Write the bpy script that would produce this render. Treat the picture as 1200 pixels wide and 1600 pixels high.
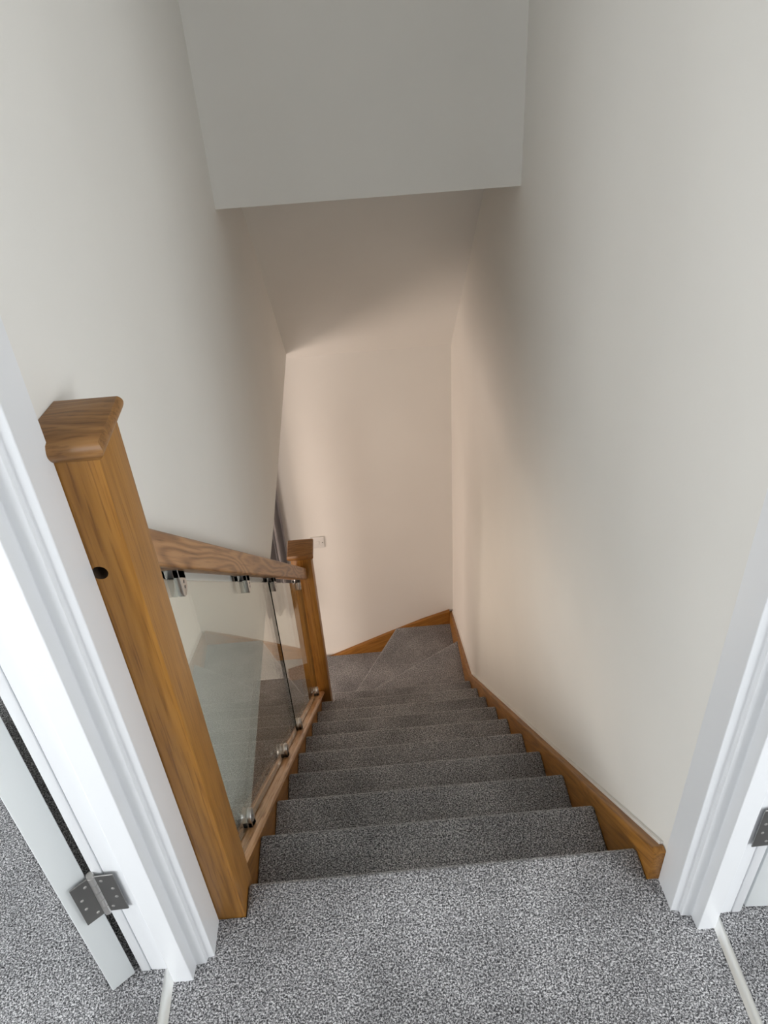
import bpy, bmesh, math
from mathutils import Vector, Matrix

for o in list(bpy.data.objects):
    bpy.data.objects.remove(o, do_unlink=True)
SC = bpy.context.scene
COL = SC.collection

# ------------------------------------------------------------------ camera
cam = bpy.data.cameras.new('camera')
cam.sensor_fit = 'VERTICAL'
cam.sensor_height = 36.0
cam.lens = 1248.09 * 36.0 / 1600.0
cam.clip_start = 0.02
co = bpy.data.objects.new('camera', cam)
COL.objects.link(co)
R_ = Vector((0.99621792, -0.06580889, -0.05673662))
U_ = Vector((0.08475119, 0.59196322, 0.80149659))
F_ = Vector((0.01915961, 0.80327376, -0.59530175))
M = Matrix((R_, U_, -F_)).transposed().to_4x4()
M.translation = Vector((-0.00738, -0.82875, 1.46361))
co.matrix_world = M
SC.camera = co

# ------------------------------------------------------------------ world, lights, exposure
w = bpy.data.worlds.new('world')
SC.world = w
w.use_nodes = True
w.node_tree.nodes['Background'].inputs[0].default_value = (0.80, 0.88, 1.0, 1)
w.node_tree.nodes['Background'].inputs[1].default_value = 1.0

def area(name, loc, direction, sx, sy, power, color):
    d = bpy.data.lights.new(name, 'AREA')
    d.shape = 'RECTANGLE'; d.size = sx; d.size_y = sy
    d.energy = power; d.color = color
    o = bpy.data.objects.new(name, d); COL.objects.link(o)
    o.location = loc
    o.rotation_euler = Vector(direction).to_track_quat('-Z', 'Z').to_euler()
    return o
# daylight in the window openings of the two upstairs rooms, the landing and the hall below; the side-wall room pair is added fill
area('daylight_left_room', (-1.93, -2.52, 1.35), (0.45, 1, -0.12), 1.1, 1.3, 70, (0.95, 0.98, 1.0))
area('daylight_right_room', (2.08, -2.52, 1.35), (-0.45, 1, -0.12), 1.1, 1.3, 70, (0.95, 0.98, 1.0))
area('fill_left_room_side', (-2.56, -1.1, 1.35), (1, 0.1, -0.15), 1.3, 1.3, 26, (0.95, 0.98, 1.0))  # added fill from the side wall, takes brightness off the door lining
area('fill_right_room_side', (2.76, -1.1, 1.35), (-1, 0.1, -0.15), 1.3, 1.3, 26, (0.95, 0.98, 1.0))  # same added fill for the right room, source unseen
area('daylight_landing', (0.05, -2.52, 1.55), (0, 1, -0.1), 0.9, 1.1, 4, (0.95, 0.98, 1.0))
area('daylight_hall', (-1.15, -1.88, -1.35), (0.1, 1, 0.05), 0.9, 1.7, 52, (1.0, 0.86, 0.76))
area('daylight_hall_side', (-2.56, 1.2, -1.45), (1, 0.05, 0.1), 1.4, 1.3, 46, (1.0, 0.78, 0.64))

vs = SC.view_settings
vs.view_transform = 'Standard'; vs.look = 'None'
vs.gamma = 1.0; vs.use_curve_mapping = False
vs.exposure = -0.16
SC.cycles.use_denoising = True
SC.cycles.max_bounces = 10
SC.cycles.diffuse_bounces = 6
SC.cycles.transparent_max_bounces = 16

# ------------------------------------------------------------------ materials
def new_mat(name):
    m = bpy.data.materials.new(name); m.use_nodes = True
    nt = m.node_tree
    return m, nt, nt.nodes['Principled BSDF']

def N(nt, t, **kw):
    n = nt.nodes.new(t)
    for k, v in kw.items():
        setattr(n, k, v)
    return n

def ramp(nt, stops):
    r = N(nt, 'ShaderNodeValToRGB')
    cr = r.color_ramp
    while len(cr.elements) < len(stops):
        cr.elements.new(0.5)
    for e, (p, c) in zip(cr.elements, stops):
        e.position = p; e.color = (*c, 1)
    return r

def paint(name, col, rough, bump=0.05, scale=60, var=0.02):
    m, nt, b = new_mat(name)
    geo = N(nt, 'ShaderNodeNewGeometry')
    n1 = N(nt, 'ShaderNodeTexNoise'); n1.inputs['Scale'].default_value = 2.2; n1.inputs['Detail'].default_value = 4
    n2 = N(nt, 'ShaderNodeTexNoise'); n2.inputs['Scale'].default_value = scale; n2.inputs['Detail'].default_value = 3
    nt.links.new(geo.outputs['Position'], n1.inputs['Vector'])
    nt.links.new(geo.outputs['Position'], n2.inputs['Vector'])
    r = ramp(nt, [(0.3, tuple(c * (1 - var) for c in col)), (0.7, tuple(min(1, c * (1 + var)) for c in col))])
    nt.links.new(n1.outputs['Fac'], r.inputs['Fac'])
    nt.links.new(r.outputs['Color'], b.inputs['Base Color'])
    b.inputs['Roughness'].default_value = rough
    bp = N(nt, 'ShaderNodeBump'); bp.inputs['Strength'].default_value = bump; bp.inputs['Distance'].default_value = 0.002
    nt.links.new(n2.outputs['Fac'], bp.inputs['Height'])
    nt.links.new(bp.outputs['Normal'], b.inputs['Normal'])
    return m

def oak(name, d, dark, mid, light, figure=0.5, rough=0.38):
    """oak whose grain runs along the direction d (world space)"""
    m, nt, b = new_mat(name)
    d = Vector(d).normalized()
    a = d.cross(Vector((1, 0, 0))) if abs(d.x) < 0.8 else d.cross(Vector((0, 0, 1)))
    a.normalize(); c = d.cross(a)
    geo = N(nt, 'ShaderNodeNewGeometry')
    comp = []
    for v, s in ((d, 1.0), (a, 1.0), (c, 1.0)):
        dp = N(nt, 'ShaderNodeVectorMath', operation='DOT_PRODUCT')
        dp.inputs[1].default_value = v * s
        nt.links.new(geo.outputs['Position'], dp.inputs[0]); comp.append(dp.outputs['Value'])
    cx = N(nt, 'ShaderNodeCombineXYZ')
    for i in range(3):
        nt.links.new(comp[i], cx.inputs[i])
    def stretched(sc, scale, detail, dist=0.0):
        mp = N(nt, 'ShaderNodeMapping'); mp.inputs['Scale'].default_value = sc
        nt.links.new(cx.outputs[0], mp.inputs['Vector'])
        n = N(nt, 'ShaderNodeTexNoise'); n.inputs['Scale'].default_value = scale
        n.inputs['Detail'].default_value = detail; n.inputs['Distortion'].default_value = dist
        nt.links.new(mp.outputs[0], n.inputs['Vector']); return n
    fine = stretched((6, 130, 130), 1.0, 5, 0.4)
    pore = stretched((9, 280, 280), 1.0, 3)
    tone = stretched((1.2, 9, 9), 1.0, 3, 0.8)
    # cathedral figure: sine of a slowly warped cross-grain coordinate
    warp = stretched((1.1, 11, 11), 1.0, 2, 0.2)
    ml = N(nt, 'ShaderNodeMath', operation='MULTIPLY'); ml.inputs[1].default_value = 85
    nt.links.new(warp.outputs['Fac'], ml.inputs[0])
    sn = N(nt, 'ShaderNodeMath', operation='SINE'); nt.links.new(ml.outputs[0], sn.inputs[0])
    ma = N(nt, 'ShaderNodeMath', operation='MULTIPLY_ADD'); ma.inputs[1].default_value = 0.5; ma.inputs[2].default_value = 0.5
    nt.links.new(sn.outputs[0], ma.inputs[0])
    mx = N(nt, 'ShaderNodeMix'); mx.data_type = 'FLOAT'; mx.inputs['Factor'].default_value = figure
    nt.links.new(fine.outputs['Fac'], mx.inputs['A']); nt.links.new(ma.outputs[0], mx.inputs['B'])
    mx2 = N(nt, 'ShaderNodeMix'); mx2.data_type = 'FLOAT'; mx2.inputs['Factor'].default_value = 0.3
    nt.links.new(mx.outputs[0], mx2.inputs['A']); nt.links.new(tone.outputs['Fac'], mx2.inputs['B'])
    r = ramp(nt, [(0.22, dark), (0.5, mid), (0.8, light)])
    nt.links.new(mx2.outputs[0], r.inputs['Fac'])
    rp = ramp(nt, [(0.33, (0.62, 0.56, 0.5)), (0.46, (1, 1, 1))])
    nt.links.new(pore.outputs['Fac'], rp.inputs['Fac'])
    mu = N(nt, 'ShaderNodeMix'); mu.data_type = 'RGBA'; mu.blend_type = 'MULTIPLY'; mu.inputs['Factor'].default_value = 0.85
    nt.links.new(r.outputs['Color'], mu.inputs['A']); nt.links.new(rp.outputs['Color'], mu.inputs['B'])
    nt.links.new(mu.outputs['Result'], b.inputs['Base Color'])
    b.inputs['Roughness'].default_value = rough
    bp = N(nt, 'ShaderNodeBump'); bp.inputs['Strength'].default_value = 0.12; bp.inputs['Distance'].default_value = 0.001
    nt.links.new(pore.outputs['Fac'], bp.inputs['Height']); nt.links.new(bp.outputs['Normal'], b.inputs['Normal'])
    return m

def carpet(name):
    m, nt, b = new_mat(name)
    geo = N(nt, 'ShaderNodeNewGeometry')
    n1 = N(nt, 'ShaderNodeTexNoise'); n1.inputs['Scale'].default_value = 340; n1.inputs['Detail'].default_value = 2.5
    n1.inputs['Roughness'].default_value = 0.6; n1.inputs['Distortion'].default_value = 0.6
    n2 = N(nt, 'ShaderNodeTexNoise'); n2.inputs['Scale'].default_value = 5.5; n2.inputs['Detail'].default_value = 5
    v = N(nt, 'ShaderNodeTexVoronoi'); v.inputs['Scale'].default_value = 240
    for n in (n1, n2, v):
        nt.links.new(geo.outputs['Position'], n.inputs['Vector'])
    r = ramp(nt, [(0.38, (0.042, 0.042, 0.046)), (0.49, (0.205, 0.204, 0.212)), (0.61, (0.68, 0.675, 0.69))])
    n3 = N(nt, 'ShaderNodeTexNoise'); n3.inputs['Scale'].default_value = 150; n3.inputs['Detail'].default_value = 2
    nt.links.new(geo.outputs['Position'], n3.inputs['Vector'])
    mf = N(nt, 'ShaderNodeMix'); mf.data_type = 'FLOAT'; mf.inputs['Factor'].default_value = 0.12
    nt.links.new(n1.outputs['Fac'], mf.inputs['A']); nt.links.new(n3.outputs['Fac'], mf.inputs['B'])
    nt.links.new(mf.outputs[0], r.inputs['Fac'])
    r2 = ramp(nt, [(0.32, (0.72, 0.72, 0.72)), (0.66, (1.12, 1.12, 1.12))])
    nt.links.new(n2.outputs['Fac'], r2.inputs['Fac'])
    mu = N(nt, 'ShaderNodeMix'); mu.data_type = 'RGBA'; mu.blend_type = 'MULTIPLY'; mu.inputs['Factor'].default_value = 1
    nt.links.new(r.outputs['Color'], mu.inputs['A']); nt.links.new(r2.outputs['Color'], mu.inputs['B'])
    nt.links.new(mu.outputs['Result'], b.inputs['Base Color'])
    b.inputs['Roughness'].default_value = 0.95
    b.inputs['Specular IOR Level'].default_value = 0.1
    b.inputs['Sheen Weight'].default_value = 0.6; b.inputs['Sheen Roughness'].default_value = 0.3
    ad = N(nt, 'ShaderNodeMath', operation='SUBTRACT')
    nt.links.new(n1.outputs['Fac'], ad.inputs[0]); nt.links.new(v.outputs['Distance'], ad.inputs[1])
    bp = N(nt, 'ShaderNodeBump'); bp.inputs['Strength'].default_value = 0.8; bp.inputs['Distance'].default_value = 0.003
    nt.links.new(ad.outputs[0], bp.inputs['Height']); nt.links.new(bp.outputs['Normal'], b.inputs['Normal'])
    return m

def metal(name, col, rough):
    m, nt, b = new_mat(name)
    geo = N(nt, 'ShaderNodeNewGeometry')
    n1 = N(nt, 'ShaderNodeTexNoise'); n1.inputs['Scale'].default_value = 25; n1.inputs['Detail'].default_value = 2
    nt.links.new(geo.outputs['Position'], n1.inputs['Vector'])
    mr = N(nt, 'ShaderNodeMapRange'); mr.inputs['To Min'].default_value = rough * 0.8; mr.inputs['To Max'].default_value = rough * 1.25
    nt.links.new(n1.outputs['Fac'], mr.inputs['Value']); nt.links.new(mr.outputs[0], b.inputs['Roughness'])
    b.inputs['Base Color'].default_value = (*col, 1); b.inputs['Metallic'].default_value = 1
    return m

def glass(name):
    m = bpy.data.materials.new(name); m.use_nodes = True
    nt = m.node_tree; nt.nodes.clear()
    out = N(nt, 'ShaderNodeOutputMaterial'); mix = N(nt, 'ShaderNodeMixShader')
    tr = N(nt, 'ShaderNodeBsdfTransparent'); tr.inputs['Color'].default_value = (0.965, 0.985, 0.975, 1)
    gl = N(nt, 'ShaderNodeBsdfGlossy'); gl.inputs['Roughness'].default_value = 0.0; gl.inputs['Color'].default_value = (0.97, 1, 0.985, 1)
    geo = N(nt, 'ShaderNodeNewGeometry')
    ior = N(nt, 'ShaderNodeMapRange'); ior.inputs['To Min'].default_value = 1.58; ior.inputs['To Max'].default_value = 1 / 1.58
    nt.links.new(geo.outputs['Backfacing'], ior.inputs['Value'])
    fr = N(nt, 'ShaderNodeFresnel'); nt.links.new(ior.outputs[0], fr.inputs['IOR'])
    nt.links.new(fr.outputs[0], mix.inputs[0]); nt.links.new(tr.outputs[0], mix.inputs[1]); nt.links.new(gl.outputs[0], mix.inputs[2])
    nt.links.new(mix.outputs[0], out.inputs[0])
    return m

WALL = paint('wall_paint', (0.80, 0.785, 0.75), 0.75, 0.04, 70)
CEIL = paint('ceiling_paint', (0.80, 0.79, 0.76), 0.8, 0.04, 70)
GLOSSW = paint('white_gloss_paint', (0.79, 0.805, 0.83), 0.28, 0.03, 40, 0.01)
DOORW = paint('white_door_paint', (0.74, 0.77, 0.78), 0.38, 0.03, 40, 0.01)
CARP = carpet('speckled_carpet')
STEEL = metal('brushed_steel', (0.66, 0.645, 0.63), 0.36)
HINGE = metal('hinge_steel', (0.25, 0.245, 0.24), 0.42)
BAR = metal('bar_aluminium', (0.80, 0.80, 0.78), 0.42)
GLASS = glass('clear_glass')
GEDGE, nt_, b_ = new_mat('glass_edge'); b_.inputs['Base Color'].default_value = (0.006, 0.012, 0.010, 1); b_.inputs['Roughness'].default_value = 0.12
n_ = N(nt_, 'ShaderNodeTexNoise'); n_.inputs['Scale'].default_value = 90
PLAST = paint('white_plastic', (0.72, 0.71, 0.69), 0.35, 0.01, 40, 0.01)
FABRIC = paint('curtain_cloth', (0.46, 0.44, 0.445), 0.9, 0.3, 700, 0.08)
HALLF = oak('hall_floor_wood', (1, 0, 0), (0.05, 0.030, 0.018), (0.085, 0.052, 0.032), (0.12, 0.08, 0.05), 0.2, 0.5)
SOCKET = paint('hole_inside', (0.05, 0.03, 0.015), 0.9, 0.1, 300, 0.2)
SLOPE = (0, 1, -0.89)
O_D, O_M, O_L = (0.17, 0.068, 0.010), (0.32, 0.142, 0.024), (0.41, 0.20, 0.042)
OAK_POST = oak('oak_post', (0, 0, 1), O_D, O_M, O_L, 0.08)
OAK_POST_LOW = OAK_POST
OAK_CAP = oak('oak_cap', (1, 0.15, 0), (0.15, 0.065, 0.016), (0.26, 0.122, 0.034), (0.34, 0.175, 0.06), 0.3)
OAK_RAIL = oak('oak_rail', SLOPE, (0.17, 0.072, 0.024), (0.36, 0.175, 0.066), (0.46, 0.25, 0.108), 0.5)
OAK_BASE = oak('oak_base_rail', SLOPE, (0.36, 0.185, 0.075), (0.52, 0.285, 0.135), (0.62, 0.37, 0.19), 0.3, 0.25)  # paler oak, with some of the rail's bright highlight put into the colour
OAK_STRING = oak('oak_string', SLOPE, O_D, (0.32, 0.138, 0.022), (0.42, 0.195, 0.04), 0.25)
OAK_FAR = oak('oak_far_string', (1, 0, 0.4), O_D, (0.32, 0.138, 0.022), (0.42, 0.195, 0.04), 0.25)

# ------------------------------------------------------------------ mesh helpers
def link(name, bm, mats, parent=None, smooth=False, recalc=True):
    if recalc:
        bmesh.ops.recalc_face_normals(bm, faces=bm.faces)
    me = bpy.data.meshes.new(name); bm.to_mesh(me); bm.free()
    for m in (mats if isinstance(mats, (list, tuple)) else [mats]):
        me.materials.append(m)
    if smooth:
        for p in me.polygons:
            p.use_smooth = True
        try:
            me.set_sharp_from_angle(angle=math.radians(40))
        except Exception:
            pass
    o = bpy.data.objects.new(name, me); COL.objects.link(o)
    if parent:
        o.parent = parent
        o.matrix_parent_inverse = Matrix.Translation(parent.location).inverted() if parent.parent is None else Matrix()
    return o

def empty(name, loc=(0, 0, 0)):
    o = bpy.data.objects.new(name, None); COL.objects.link(o); o.location = loc
    o.empty_display_size = 0.1
    return o

def tag(o, label=None, cat=None, group=None, kind=None):
    if label: o['label'] = label
    if cat: o['category'] = cat
    if group: o['group'] = group
    if kind: o['kind'] = kind
    return o

def add_box(bm, x0, x1, y0, y1, z0, z1):
    r = bmesh.ops.create_cube(bm, size=1)
    for v in r['verts']:
        v.co = Vector(((x0 + x1) / 2 + v.co.x * (x1 - x0), (y0 + y1) / 2 + v.co.y * (y1 - y0), (z0 + z1) / 2 + v.co.z * (z1 - z0)))
    return r['verts']

def add_prism(bm, poly, axis, a, b):
    """poly: 2D points in the two remaining axes (x,y for z; y,z for x; x,z for y)"""
    def P(u, v, t):
        return {'x': (t, u, v), 'y': (u, t, v), 'z': (u, v, t)}[axis]
    va = [bm.verts.new(P(u, v, a)) for u, v in poly]
    vb = [bm.verts.new(P(u, v, b)) for u, v in poly]
    n = len(poly)
    bm.faces.new(va); bm.faces.new(vb[::-1])
    for i in range(n):
        j = (i + 1) % n
        bm.faces.new((va[j], va[i], vb[i], vb[j]))
    return va, vb

def bevel(bm, off, seg=2, filt=None):
    bmesh.ops.recalc_face_normals(bm, faces=bm.faces)
    es = [e for e in bm.edges if len(e.link_faces) == 2 and e.calc_face_angle(0) > 0.5 and (filt is None or filt(e))]
    bmesh.ops.bevel(bm, geom=es, offset=off, segments=seg, affect='EDGES', profile=0.5, clamp_overlap=True)

def box(name, x0, x1, y0, y1, z0, z1, mat, parent=None, bev=0, seg=2):
    bm = bmesh.new(); add_box(bm, x0, x1, y0, y1, z0, z1)
    if bev: bevel(bm, bev, seg)
    return link(name, bm, mat, parent, smooth=bev > 0)

def prism(name, poly, axis, a, b, mat, parent=None, bev=0, seg=2):
    bm = bmesh.new(); add_prism(bm, poly, axis, a, b)
    if bev: bevel(bm, bev, seg)
    return link(name, bm, mat, parent, smooth=bev > 0)

def add_cyl(bm, p0, p1, r, n=20, r2=None):
    p0 = Vector(p0); p1 = Vector(p1); d = p1 - p0
    q = d.to_track_quat('Z', 'Y').to_matrix().to_4x4(); q.translation = (p0 + p1) / 2
    bmesh.ops.create_cone(bm, cap_ends=True, segments=n, radius1=r, radius2=r if r2 is None else r2, depth=d.length, matrix=q)

def S(o):
    o['kind'] = 'structure'
    return o

# ------------------------------------------------------------------ main measures
RISE, GO = 0.2, 0.2247
XL, XR = -0.350, 0.476          # stairwell wall faces
YF = 2.875                      # wall at the foot of the flight
ZH, ZC = -2.6, -0.235           # hall floor, hall ceiling
ZT = 2.36                       # landing ceiling
YB = 1.395                      # bulkhead face
SX0, SX1 = -0.317, 0.4525       # carpeted width of the treads

# ------------------------------------------------------------------ the setting
S(box('floor', -0.424, 0.5465, -2.5, -0.07, -0.2, 0.0, CARP))
bm = bmesh.new()
add_box(bm, -2.6, -0.424, -2.5, 2.6, -0.225, 0.0)
S(link('floor_left', bm, CARP))
bm = bmesh.new()
add_box(bm, 0.5465, 2.8, -2.5, 2.6, -0.225, 0.0)
S(link('floor_right', bm, CARP))
# side walls of the stairwell with the two door openings
DY0, DY1, DZ = -0.150, -0.955, 2.03      # opening jambs and head
bm = bmesh.new()
add_prism(bm, [(XL - 0.10, DY0 + 0.02), (-0.365, DY0 + 0.02), (-0.365, 0.05), (-0.347, 1.40), (-0.347, YF + 0.1), (XL - 0.10, YF + 0.1)], 'z', ZC, ZT)
add_box(bm, XL - 0.10, XL, -2.5, DY1 - 0.02, 0, ZT)
add_box(bm, XL - 0.10, XL, DY1 - 0.02, DY0 + 0.02, DZ + 0.02, ZT)
S(link('wall_left', bm, WALL))
bm = bmesh.new()
add_box(bm, XR, XR + 0.10, DY0 + 0.02, YF + 0.1, ZH, ZT)
add_box(bm, XR, XR + 0.10, -2.5, DY1 - 0.02, 0, ZT)
add_box(bm, XR, XR + 0.10, DY1 - 0.02, DY0 + 0.02, DZ + 0.02, ZT)
S(link('wall_right', bm, WALL))
S(box('wall_far', -2.6, XR, YF, YF + 0.1, ZH - 0.1, 1.4, WALL))
# bulkhead over the flight and the sloping ceiling behind it
S(box('wall_bulkhead', XL, XR, YB, YB + 0.10, 0.866, ZT, WALL))
def soff(y): return 0.715 - 1.091 * (y - 1.97)
S(prism('ceiling_sloped', [(YB + 0.10, soff(YB + 0.10)), (YF, soff(YF)), (YF, soff(YF) + 0.2), (YB + 0.10, soff(YB + 0.10) + 0.2)], 'x', XL, XR, CEIL))
S(box('ceiling', -2.6, 2.8, -2.6, 2.6, ZT, ZT + 0.1, CEIL))
S(box('ceiling_hall', -2.6, XL, -1.9, YF, ZC, ZC + 0.01, CEIL))
S(box('floor_hall', -2.6, XR, -1.9, YF, ZH - 0.1, ZH, HALLF))
# back wall of the landing with its window
def holed(bm, x0, x1, y0, y1, z0, z1, a0, a1, h0, h1, axis):
    if axis == 'x':      # wall runs along x
        add_box(bm, x0, a0, y0, y1, z0, z1); add_box(bm, a1, x1, y0, y1, z0, z1)
        add_box(bm, a0, a1, y0, y1, z0, h0); add_box(bm, a0, a1, y0, y1, h1, z1)
    else:
        add_box(bm, x0, x1, y0, a0, z0, z1); add_box(bm, x0, x1, a1, y1, z0, z1)
        add_box(bm, x0, x1, a0, a1, z0, h0); add_box(bm, x0, x1, a0, a1, h1, z1)
bm = bmesh.new()
holed(bm, -2.6, -0.6, -2.6, -2.5, 0, ZT, -2.48, -1.38, 0.7, 2.0, 'x')
holed(bm, -0.6, 0.8, -2.6, -2.5, 0, ZT, -0.40, 0.50, 1.0, 2.1, 'x')
holed(bm, 0.8, 2.8, -2.6, -2.5, 0, ZT, 1.53, 2.63, 0.7, 2.0, 'x')
S(link('wall_back', bm, WALL))
bm = bmesh.new(); holed(bm, -2.7, -2.6, -2.5, 2.6, 0, ZT, -1.75, -0.45, 0.7, 2.0, 'y'); S(link('wall_left_room', bm, WALL))
bm = bmesh.new(); holed(bm, 2.8, 2.9, -2.5, 2.6, 0, ZT, -1.75, -0.45, 0.7, 2.0, 'y'); S(link('wall_right_room', bm, WALL))
bm = bmesh.new(); add_box(bm, -2.6, XL - 0.10, 2.6, 2.7, 0, ZT); S(link('wall_left_room_end', bm, WALL))
bm = bmesh.new(); add_box(bm, XR + 0.10, 2.8, 2.6, 2.7, 0, ZT); S(link('wall_right_room_end', bm, WALL))
bm = bmesh.new(); holed(bm, -2.6, -0.2, -1.99, -1.9, ZH, ZC, -1.6, -0.7, ZH + 0.35, ZC - 0.3, 'x'); S(link('wall_hall_front', bm, WALL))
bm = bmesh.new(); holed(bm, -2.7, -2.6, -1.9, YF, ZH, ZC, 0.5, 1.9, -2.1, -0.8, 'y'); S(link('wall_hall_side', bm, WALL))
def window(name, axis, at, a0, a1, h0, h1):
    w_ = empty(name, (at, (a0 + a1) / 2, h0) if axis == 'y' else ((a0 + a1) / 2, at, h0)); S(w_)
    def bar_(n, u0, u1, z0, z1):
        if axis == 'x': box(n, u0, u1, at - 0.03, at + 0.03, z0, z1, GLOSSW, w_, bev=0.004)
        else: box(n, at - 0.03, at + 0.03, u0, u1, z0, z1, GLOSSW, w_, bev=0.004)
    f = 0.05
    bar_('window_frame', a0, a0 + f, h0, h1); bar_('window_frame', a1 - f, a1, h0, h1)
    bar_('window_frame', a0 + f, a1 - f, h0, h0 + f); bar_('window_frame', a0 + f, a1 - f, h1 - f, h1)
    m_ = (a0 + a1) / 2
    bar_('mullion', m_ - 0.025, m_ + 0.025, h0 + f, h1 - f)
window('window_1', 'x', -2.565, -2.48, -1.38, 0.7, 2.0)
window('window_2', 'x', -2.565, 1.53, 2.63, 0.7, 2.0)
window('window_3', 'x', -2.565, -0.40, 0.50, 1.0, 2.1)
window('added_window_left', 'y', -2.655, -1.75, -0.45, 0.7, 2.0)  # unseen frame, added around the left side fill light
window('added_window_right', 'y', 2.855, -1.75, -0.45, 0.7, 2.0)  # unseen frame, added around the right side fill light
window('window_6', 'x', -1.945, -1.6, -0.7, ZH + 0.35, ZC - 0.3)
window('window_7', 'y', -2.655, 0.5, 1.9, -2.1, -0.8)
# panel closing the space under the flight
S(prism('wall_under_stairs', [(-1.9, ZH), (-1.9, -0.29), (0.02, -0.29), (1.836, -1.94), (1.836, ZH)], 'x', -0.345, -0.322, WALL))

# ------------------------------------------------------------------ architraves, linings, doors
def architrave(name, s, pts, label):
    """pts: plan profile of the leg beside the stairs; s = -1 left, 1 right"""
    bm = bmesh.new()
    add_prism(bm, pts, 'z', 0.0, DZ + 0.09)
    bevel(bm, 0.0014, 2, lambda e: abs(e.verts[0].co.z - e.verts[1].co.z) > 0.5 and abs(e.verts[0].co.x + 0.400) > 0.005 and abs(e.verts[0].co.x - 0.528) > 0.005)
    x = pts[0][0]
    xb = x - s * -0.0
    # head and far leg, plain sections of the same width
    x0, x1 = sorted((x, x + s * 0.022))
    add_box(bm, x0, x1, DY1 - 0.085, DY0 - 0.02, DZ + 0.005, DZ + 0.09)
    add_box(bm, x0, x1, DY1 - 0.085, DY1 - 0.005, 0.0, DZ + 0.005)
    o = link(name, bm, GLOSSW, None, smooth=False)
    o['label'] = label
    return S(o)
AL = [(-0.346, -0.0705), (-0.3475, -0.134), (-0.3595, -0.1365), (-0.3605, -0.1445), (-0.3785, -0.1465), (-0.3805, -0.172), (-0.400, -0.172), (-0.400, -0.128), (-0.364, -0.128), (-0.364, -0.0705)]
AR = [(0.4725, -0.0705), (0.4765, -0.130), (0.4885, -0.1325), (0.4895, -0.141), (0.5075, -0.1425), (0.5090, -0.168), (0.528, -0.168), (0.528, -0.128), (0.4758, -0.126), (0.4758, -0.0705)]
AR = [(0.4725, -0.0705), (0.4745, -0.130), (0.4885, -0.1325), (0.4895, -0.141), (0.5075, -0.1425), (0.5090, -0.168), (0.528, -0.168), (0.528, -0.1285), (0.4758, -0.1285), (0.4758, -0.0705)]
architrave('trim_1', -1, AL, 'white stepped architrave beside the tall oak post')
architrave('trim_2', 1, AR, 'white stepped architrave beside the oak stringboard end')

def hinge(parent, pin, z0, leaf_a, leaf_b, name='hinge'):
    """pin: plan point; leaf_a / leaf_b: unit plan directions and plan normals of the two plates"""
    h = bmesh.new()
    zc = z0 + 0.05
    for k in range(5):
        add_cyl(h, (pin[0], pin[1], z0 + k * 0.0204), (pin[0], pin[1], z0 + k * 0.0204 + 0.0192), 0.0064, 16)
    add_cyl(h, (pin[0], pin[1], z0 - 0.004), (pin[0], pin[1], z0 + 0.105), 0.0056, 16)
    hk = link(name, h, STEEL, parent, smooth=True)
    for (d, n) in (leaf_a, leaf_b):
        d = Vector((*d, 0)).normalized(); n = Vector((*n, 0)).normalized()
        b = bmesh.new()
        p = Vector((pin[0], pin[1], 0))
        a0 = p + d * 0.003; a1 = p + d * 0.034
        vs_ = []
        for q in (a0 - n * 0.001, a1 - n * 0.001, a1 + n * 0.0016, a0 + n * 0.0016):
            vs_.append((q.x, q.y))
        add_prism(b, vs_, 'z', z0, z0 + 0.1015)
        bevel(b, 0.0006, 1)
        pl = link('hinge_plate', b, HINGE, hk)
        for (u, v) in ((0.013, 0.088), (0.025, 0.064), (0.025, 0.040), (0.013, 0.014)):
            s_ = bmesh.new()
            c = p + d * u + Vector((0, 0, z0 + v))
            add_cyl(s_, c + n * 0.0010, c + n * 0.0022, 0.0027, 14)
            add_cyl(s_, c + n * 0.0022, c + n * 0.0026, 0.0018, 6)
            link('screw', s_, STEEL, hk, smooth=True)
    return hk

def lining(parent, poly, far_x0, far_x1):
    bm = bmesh.new()
    add_prism(bm, poly, 'z', 0.0, DZ + 0.02)
    bevel(bm, 0.0018, 2, lambda e: abs(e.verts[0].co.z - e.verts[1].co.z) > 0.5 and min(abs(e.verts[0].co.x + 0.400), abs(e.verts[0].co.x - 0.528)) > 0.005)
    add_box(bm, far_x0, far_x1, DY1 - 0.02, DY1 + 0.01, 0, DZ + 0.02)
    add_box(bm, far_x0, far_x1, DY1 + 0.01, poly[3][1], DZ - 0.01, DZ + 0.02)
    return link('door_lining', bm, GLOSSW, parent, smooth=False)

def leaf(parent, p0, thick_dir, run_dir, th, w, h, mat=DOORW):
    """door leaf: p0 = outer corner of the hinge edge"""
    t = Vector((*thick_dir, 0)).normalized(); r = Vector((*run_dir, 0)).normalized(); p = Vector((*p0, 0))
    q = [p, p + t * th, p + t * th + r * w, p + r * w]
    bm = bmesh.new(); add_prism(bm, [(v.x, v.y) for v in q], 'z', 0.006, h)
    bevel(bm, 0.0022, 2)
    lf = link('door_leaf', bm, mat, parent, smooth=True)
    return lf

# left door, swung back into the room so that its hinge edge faces the landing
d1 = empty('door_1', (-0.48, -0.15, 0)); S(d1); d1['label'] = 'white door opened into the left room, hinge edge showing'
lining(d1, [(-0.400, -0.172), (-0.415, -0.172), (-0.422, -0.149), (-0.4580, -0.147), (-0.4580, -0.128), (-0.400, -0.128)], -0.458, -0.37)
box('room_architrave', -0.4745, -0.4582, -0.1495, -0.075, 0.0, DZ + 0.08, GLOSSW, d1, bev=0.0025)
tdir = Vector((0.786, 0.618)); rdir = Vector((-0.618, 0.786))
leaf(d1, (-0.517, -0.180), tdir, rdir, 0.0435, 0.74, 2.0)
hinge(d1, (-0.4745, -0.1545), 0.225, ((1, 0.03), (0, -1)), ((-0.786, -0.618), (0.618, -0.786)))
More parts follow.
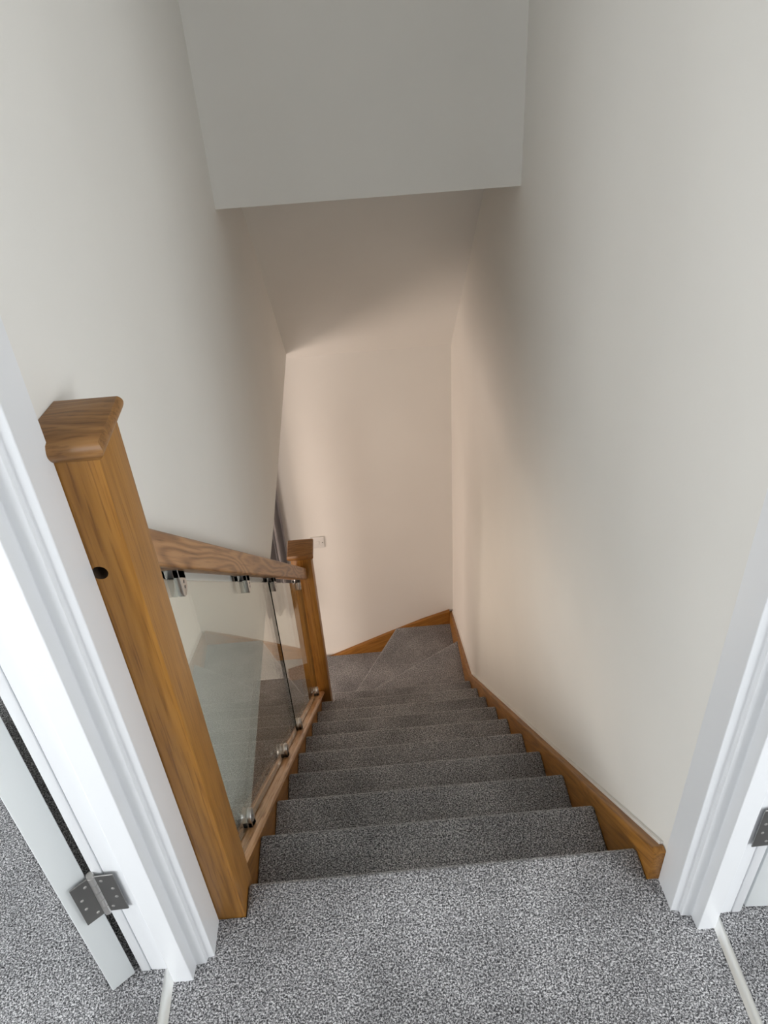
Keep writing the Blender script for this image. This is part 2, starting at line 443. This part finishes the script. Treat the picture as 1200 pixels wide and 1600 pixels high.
# right door
d2 = empty('door_2', (0.60, -0.14, 0)); S(d2); d2['label'] = 'white door folded back into the right room'
lining(d2, [(0.528, -0.168), (0.541, -0.168), (0.549, -0.144), (0.580, -0.1425), (0.580, -0.126), (0.528, -0.126)], 0.49, 0.58)
box('room_architrave', 0.5802, 0.5965, -0.1450, -0.070, 0.0, DZ + 0.08, GLOSSW, d2, bev=0.0025)
leaf(d2, (0.6045, -0.140), (1, -0.06), (0.06, 1), 0.0435, 0.74, 2.0)
hinge(d2, (0.598, -0.148), 0.225, ((-1, -0.03), (0, -1)), ((1, -0.06), (-0.06, -1)))

# carpet bars across the two thresholds
def bar(x0, x1, y0, label):
    bm = bmesh.new()
    poly = [(x0, 0.0), (x0 + 0.003, 0.0030), (x0 + 0.0075, 0.0052), (x1 - 0.0075, 0.0052), (x1 - 0.003, 0.0030), (x1, 0.0)]
    add_prism(bm, poly, 'y', -0.945, y0)
    o = link('threshold_bar', bm, BAR, None, smooth=True)
    return tag(o, label, 'threshold bar', 'carpet bars across the doorways')
bar(-0.4335, -0.4150, -0.150, 'pale metal carpet bar across the doorway beside the oak post')
bar(0.5385, 0.5565, -0.144, 'pale metal carpet bar across the doorway beside the stringboard end')

# ------------------------------------------------------------------ staircase
st = empty('staircase', (0, 0, ZH))
tag(st, 'narrow grey carpeted staircase with oak stringboards turning at the bottom', 'staircase')
def arc(cy, cz, r, a0, a1, n):
    return [(cy + r * math.cos(math.radians(a0 + (a1 - a0) * k / n)), cz + r * math.sin(math.radians(a0 + (a1 - a0) * k / n))) for k in range(n + 1)]
def step_mesh(y0, yn, x0, x1, zb):
    """carpeted step, top at z=0, nosing at y=yn"""
    r = 0.017
    poly = [(y0, zb), (y0, 0.0)] + arc(yn - r, -r, r, 90, -90, 10) + [(yn - 0.018, -2 * r - 0.002), (yn - 0.018, zb)]
    bm = bmesh.new(); va, vb = add_prism(bm, poly, 'x', x0, x1)
    # soften the cut ends of the carpet
    es = [e for e in bm.edges if len(e.link_faces) == 2 and abs(e.verts[0].co.x - e.verts[1].co.x) < 1e-6
          and (e.verts[0].co.z + e.verts[1].co.z) / 2 > -2 * r]
    es = [e for e in es if not (abs(e.verts[0].co.y - y0) < 1e-6 and abs(e.verts[1].co.y - y0) < 1e-6)]
    bmesh.ops.recalc_face_normals(bm, faces=bm.faces)
    bmesh.ops.bevel(bm, geom=es, offset=0.007, segments=3, affect='EDGES', profile=0.5)
    bmesh.ops.recalc_face_normals(bm, faces=bm.faces)
    me = bpy.data.meshes.new('carpeted_step'); bm.to_mesh(me); bm.free(); me.materials.append(CARP)
    for p in me.polygons: p.use_smooth = True
    me.set_sharp_from_angle(angle=math.radians(50))
    return me
def place(me, y, z):
    o = bpy.data.objects.new('carpeted_step', me); COL.objects.link(o)
    o.parent = st; o.matrix_parent_inverse = Matrix.Translation(st.location).inverted()
    o.location = (0, y, z)
    return o
place(step_mesh(-0.07, 0.0, -0.2965, SX1, -0.2), 0, 0)
me1 = step_mesh(-GO - 0.018, 0.0, SX0, SX1, -RISE - 0.004)
for i in range(1, 9):
    place(me1, i * GO, -i * RISE)
place(step_mesh(-GO - 0.018, 0.0, -0.273, SX1, -RISE - 0.004), 9 * GO, -9 * RISE)

def winder(poly, edges, z, zb):
    """poly: plan points; edges: indices i of poly edges (i,i+1) that are rounded nosings"""
    bm = bmesh.new(); va, vb = add_prism(bm, poly, 'z', zb, z)
    es = []
    for i in edges:
        j = (i + 1) % len(poly)
        e = bm.edges.get((vb[i], vb[j]))
        es.append(e)
    bmesh.ops.recalc_face_normals(bm, faces=bm.faces)
    bmesh.ops.bevel(bm, geom=es, offset=0.016, segments=5, affect='EDGES', profile=0.5)
    return link('carpeted_step', bm, CARP, st, smooth=True)
Y9 = 9 * GO - 0.018
px_, py_ = -0.335, 2.03
def on(a, b, x=None, y=None):
    t = (x - a[0]) / (b[0] - a[0]) if x is not None else (y - a[1]) / (b[1] - a[1])
    return (a[0] + t * (b[0] - a[0]), a[1] + t * (b[1] - a[1]))
A0, A1 = (-0.053, 2.201), (0.447, 2.506)
B0, B1 = (-0.168, 2.375), (0.092, 2.836)
YS = 2.850
aL = on(A0, A1, y=Y9 + 0.004); aR = on(A0, A1, x=SX1)
bL = on(B0, B1, y=Y9 + 0.004); bR = on(B0, B1, y=YS)
aL = (max(aL[0], -0.27), on(A0, A1, x=max(aL[0], -0.27))[1])
bL = (max(bL[0], -0.345), on(B0, B1, x=max(bL[0], -0.345))[1])
winder([(-0.272, Y9), (SX1, Y9), aR, aL], [2], -10 * RISE, ZH)
winder([(-0.272, Y9 + 0.002), (aL[0], aL[1]), aR, (SX1, YS), bR, bL, (-0.345, Y9 + 0.002)], [4], -11 * RISE, ZH)
winder([bL, bR, (-0.405, YS), (-0.405, Y9 + 0.004), (-0.345, Y9 + 0.004)], [2], -12 * RISE, ZH)

# right stringboard, foot stringboard, left stringboard
def rs(y): return 0.036 - 0.894 * y
prism('string_board', [(-0.070, 0.0), (-0.070, 0.086), (-0.056, 0.0865), (2.075, -1.818), (YF - 0.001, -2.112), (YF - 0.001, ZH + 0.001), (1.6, ZH + 0.001), (0.10, -0.36), (0.0, -0.20), (-0.0695, -0.02)], 'x', SX1, XR - 0.0008, OAK_STRING, st, bev=0.002)
prism('string_board', [(SX1, -2.092), (0.279, -2.151), (0.025, -2.258), (-0.367, -2.430), (-0.628, -2.512), (-0.635, ZH), (SX1, ZH)], 'y', YS, YF - 0.0008, OAK_FAR, st, bev=0.002)
def ls(y): return 0.05 - 0.885 * y
prism('string_board', [(0.024, ls(0.024) - 0.0348), (1.838, ls(1.838) - 0.0348), (1.838, ls(1.838) - 0.34), (0.024, ls(0.024) - 0.30)], 'x', -0.346, SX0, OAK_STRING, st)
# seams of filler along the wall above the right stringboard
prism('filler_bead', [(-0.05, 0.0790), (-0.05, 0.0905), (2.075, -1.8090), (YF - 0.002, -2.1030), (YF - 0.002, -2.1135), (2.075, -1.8195)], 'x', XR - 0.0065, XR - 0.0004, WALL, st)

# ------------------------------------------------------------------ balustrade
ba = empty('glass_balustrade', (-0.325, 0.0, 0.0))
tag(ba, 'oak handrail on two posts with clear glass panels held by steel clamps', 'balustrade')
# upper half post against the wall
NX0, NX1, NY0, NY1 = -0.3620, -0.2970, -0.069, 0.0235
bm = bmesh.new(); add_box(bm, NX0, NX1, NY0, NY1, -0.185, 1.012)
bevel(bm, 0.0025, 2)
post = link('newel_post', bm, OAK_POST, ba, smooth=True)
cut = bmesh.new(); add_cyl(cut, (-0.3395, NY0 - 0.02, 0.845), (-0.3395, NY0 + 0.030, 0.845), 0.0100, 28)
cuto = link('cutter', cut, SOCKET)
md = post.modifiers.new('b', 'BOOLEAN'); md.operation = 'DIFFERENCE'; md.object = cuto; md.solver = 'EXACT'
dg = bpy.context.evaluated_depsgraph_get()
me = bpy.data.meshes.new_from_object(post.evaluated_get(dg))
post.modifiers.clear(); post.data = me
bpy.data.objects.remove(cuto, do_unlink=True)
if len(me.materials) < 2: me.materials.append(SOCKET)
for p in me.polygons:
    c = p.center
    if (c.x + 0.3395) ** 2 + (c.z - 0.845) ** 2 < 0.0105 ** 2 and c.y > NY0 + 0.001:
        p.material_index = 1
def cap(x0, x1, y0, y1, z0, zt, bulge, peak, parent, cut_left):
    """post cap: bullnosed edge bulging past the post, low hipped top; cut_left = flat cut against the wall"""
    bm = bmesh.new()
    loops = []
    for k in range(9):
        t = k / 8
        o = bulge * math.sin(math.pi * (0.05 + 0.72 * t)); z = z0 + (zt - z0) * t
        xl = x0 if cut_left else x0 - o
        loops.append([bm.verts.new((xl, y0 - o, z)), bm.verts.new((x1 + o, y0 - o, z)), bm.verts.new((x1 + o, y1 + o, z)), bm.verts.new((xl, y1 + o, z))])
    for A, B in zip(loops, loops[1:]):
        for i in range(4):
            j = (i + 1) % 4
            bm.faces.new((A[i], A[j], B[j], B[i]))
    bm.faces.new(loops[0][::-1])
    T = loops[-1]
    pk = bm.verts.new(peak)
    for i in range(4):
        bm.faces.new((T[i], T[(i + 1) % 4], pk))
    return link('post_cap', bm, OAK_CAP, parent, smooth=True)
cap(-0.3645, -0.2985, -0.0690, 0.0180, 1.006, 1.032, 0.0125, (-0.3645, -0.044, 1.041), post, True)
# lower post
PX0, PX1, PY0, PY1 = -0.361, -0.2735, 1.840, 1.930
bm = bmesh.new(); add_box(bm, PX0, PX1, PY0, PY1, ZH, -0.728); bevel(bm, 0.003, 2)
post2 = link('newel_post', bm, OAK_POST, ba, smooth=True)
cap(PX0 - 0.003, PX1 + 0.003, PY0 - 0.004, PY1 + 0.004, -0.730, -0.700, 0.010, ((PX0 + PX1) / 2, (PY0 + PY1) / 2, -0.690), post2, False)
# handrail
def hb(y): return 0.7735 - 0.892 * (y - 0.023)
def ht(y): return hb(y) + 0.0685
bm = bmesh.new()
add_prism(bm, [(0.0235, hb(0.0235)), (1.8400, hb(1.84)), (1.8400, ht(1.84)), (0.0235, ht(0.0235))], 'x', -0.3455, -0.3000)
bevel(bm, 0.006, 3, lambda e: abs(e.verts[0].co.y - e.verts[1].co.y) > 0.5)
link('handrail', bm, OAK_RAIL, ba, smooth=True)
# base rail, with moulded upper edges
bm = bmesh.new()
prof = [(-0.349, -0.034), (-0.349, -0.008), (-0.342, 0.0), (-0.309, 0.0), (-0.3025, -0.005), (-0.300, -0.014), (-0.3055, -0.019), (-0.309, -0.034)]
ya, yb = 0.0235, 1.8400
va = [bm.verts.new((x, ya, ls(ya) + z)) for x, z in prof]; vb = [bm.verts.new((x, yb, ls(yb) + z)) for x, z in prof]
bm.faces.new(va); bm.faces.new(vb[::-1])
for i in range(len(prof)):
    j = (i + 1) % len(prof); bm.faces.new((va[j], va[i], vb[i], vb[j]))
link('base_rail', bm, OAK_BASE, ba, smooth=False)
# glass
GX0, GX1 = -0.3380, -0.3280
def pane(y0, y1):
    bm = bmesh.new()
    q = [(y0, ls(y0) + 0.004), (y1, ls(y1) + 0.004), (y1, hb(y1) - 0.020), (y0, hb(y0) - 0.020)]
    add_prism(bm, q, 'x', GX0, GX1)
    bmesh.ops.recalc_face_normals(bm, faces=bm.faces)
    for f in bm.faces:
        f.material_index = 0 if abs(f.normal.x) > 0.9 else 1
    return link('glass_panel', bm, [GLASS, GEDGE], ba)
g1 = pane(0.050, 1.012); g2 = pane(1.030, 1.812)
# clamps
def clamp(y, up):
    """up: stands on the base rail, otherwise hangs from the handrail"""
    base = ls(y) if up else hb(y)
    sg = 1 if up else -1
    tip = 0.052
    r = 0.0165
    prof = [(y - r, base - 0.010), (y + r, base - 0.010)]
    cz = base + sg * (tip - r)
    sl = 0.885 if up else 0.892
    prof = [(y - r, base + sl * r), (y + r, base - sl * r)]
    prof += [(y + r * math.cos(math.radians(a)), cz + sg * r * math.sin(math.radians(a))) for a in range(0, 181, 18)]
    bm = bmesh.new()
    add_prism(bm, prof, 'x', GX1 + 0.0006, GX1 + 0.0106)
    add_prism(bm, prof, 'x', GX0 - 0.0106, GX0 - 0.0006)
    h = 0.018
    blk = [(y - r, base + sl * r), (y + r, base - sl * r), (y + r, base - sl * r + sg * h), (y - r, base + sl * r + sg * h)]
    add_prism(bm, blk, 'x', GX0 - 0.0106, GX1 + 0.0106)
    bevel(bm, 0.0012, 2)
    c = link('glass_clamp', bm, STEEL, ba, smooth=True)
    s_ = bmesh.new()
    z = base + sg * 0.030
    for dz in (0.005, -0.006):
        add_cyl(s_, (GX1 + 0.010, y, z + dz), (GX1 + 0.0114, y, z + dz), 0.0028, 14)
    link('clamp_screw', s_, HINGE, c, smooth=True)
for y in (0.172, 0.680, 1.075, 1.700): clamp(y, False)
for y in (0.202, 0.730, 1.078, 1.735): clamp(y, True)

# ------------------------------------------------------------------ light switch on the far wall
sw = empty('light_switch', (-0.321, YF, -1.458)); tag(sw, 'square white light switch on the wall beyond the lower oak post', 'light switch')
bm = bmesh.new(); add_box(bm, -0.364, -0.282, YF - 0.0095, YF, -1.499, -1.418); bevel(bm, 0.004, 3)
pl = link('face_plate', bm, PLAST, sw, smooth=True)
bm = bmesh.new(); add_prism(bm, [(-0.0135 + YF, -1.470), (-0.0120 + YF, -1.446), (-0.009 + YF, -1.446), (-0.009 + YF, -1.470)], 'x', -0.334, -0.312); bevel(bm, 0.001, 1)
link('rocker', bm, PLAST, sw, smooth=True)
for x in (-0.353, -0.293):
    bm = bmesh.new(); add_cyl(bm, (x, YF - 0.0105, -1.458), (x, YF - 0.009, -1.458), 0.0032, 14)
    link('screw', bm, HINGE, sw, smooth=True)

# ------------------------------------------------------------------ curtain beside the far wall
bm = bmesh.new()
nx, nz = 60, 14
ztop, zbot = -0.42, -1.93
grid = []
for j in range(nz + 1):
    t = j / nz; row = []
    for i in range(nx + 1):
        u = i / nx
        x = -0.86 + 0.36 * u + 0.012 * t * math.sin(u * 9)
        y = 2.795 + (0.018 + 0.022 * t) * math.sin(u * 2 * math.pi * 6.5 + 0.5) + 0.006 * math.sin(u * 31 + 4 * t)
        z = ztop + (zbot - ztop) * t - (0.012 * math.sin(u * 23) if j == nz else 0)
        row.append(bm.verts.new((x, y, z)))
    grid.append(row)
for j in range(nz):
    for i in range(nx):
        bm.faces.new((grid[j][i], grid[j][i + 1], grid[j + 1][i + 1], grid[j + 1][i]))
bmesh.ops.solidify(bm, geom=bm.faces[:], thickness=0.003)
cu = link('curtain', bm, FABRIC, None, smooth=True)
tag(cu, 'grey pleated curtain hanging beside the far wall behind the lower post', 'curtain')
cp = empty('curtain_pole', (-1.1, 2.795, -0.40)); tag(cp, 'thin metal curtain pole above the grey curtain', 'curtain pole')
bm = bmesh.new(); add_cyl(bm, (-1.7, 2.795, -0.40), (-0.47, 2.795, -0.40), 0.010, 16); link('pole', bm, STEEL, cp, smooth=True)
for x in (-1.68, -0.49):
    bm = bmesh.new(); add_cyl(bm, (x, 2.795, -0.40), (x, YF, -0.40), 0.006, 12); link('bracket', bm, STEEL, cp, smooth=True)
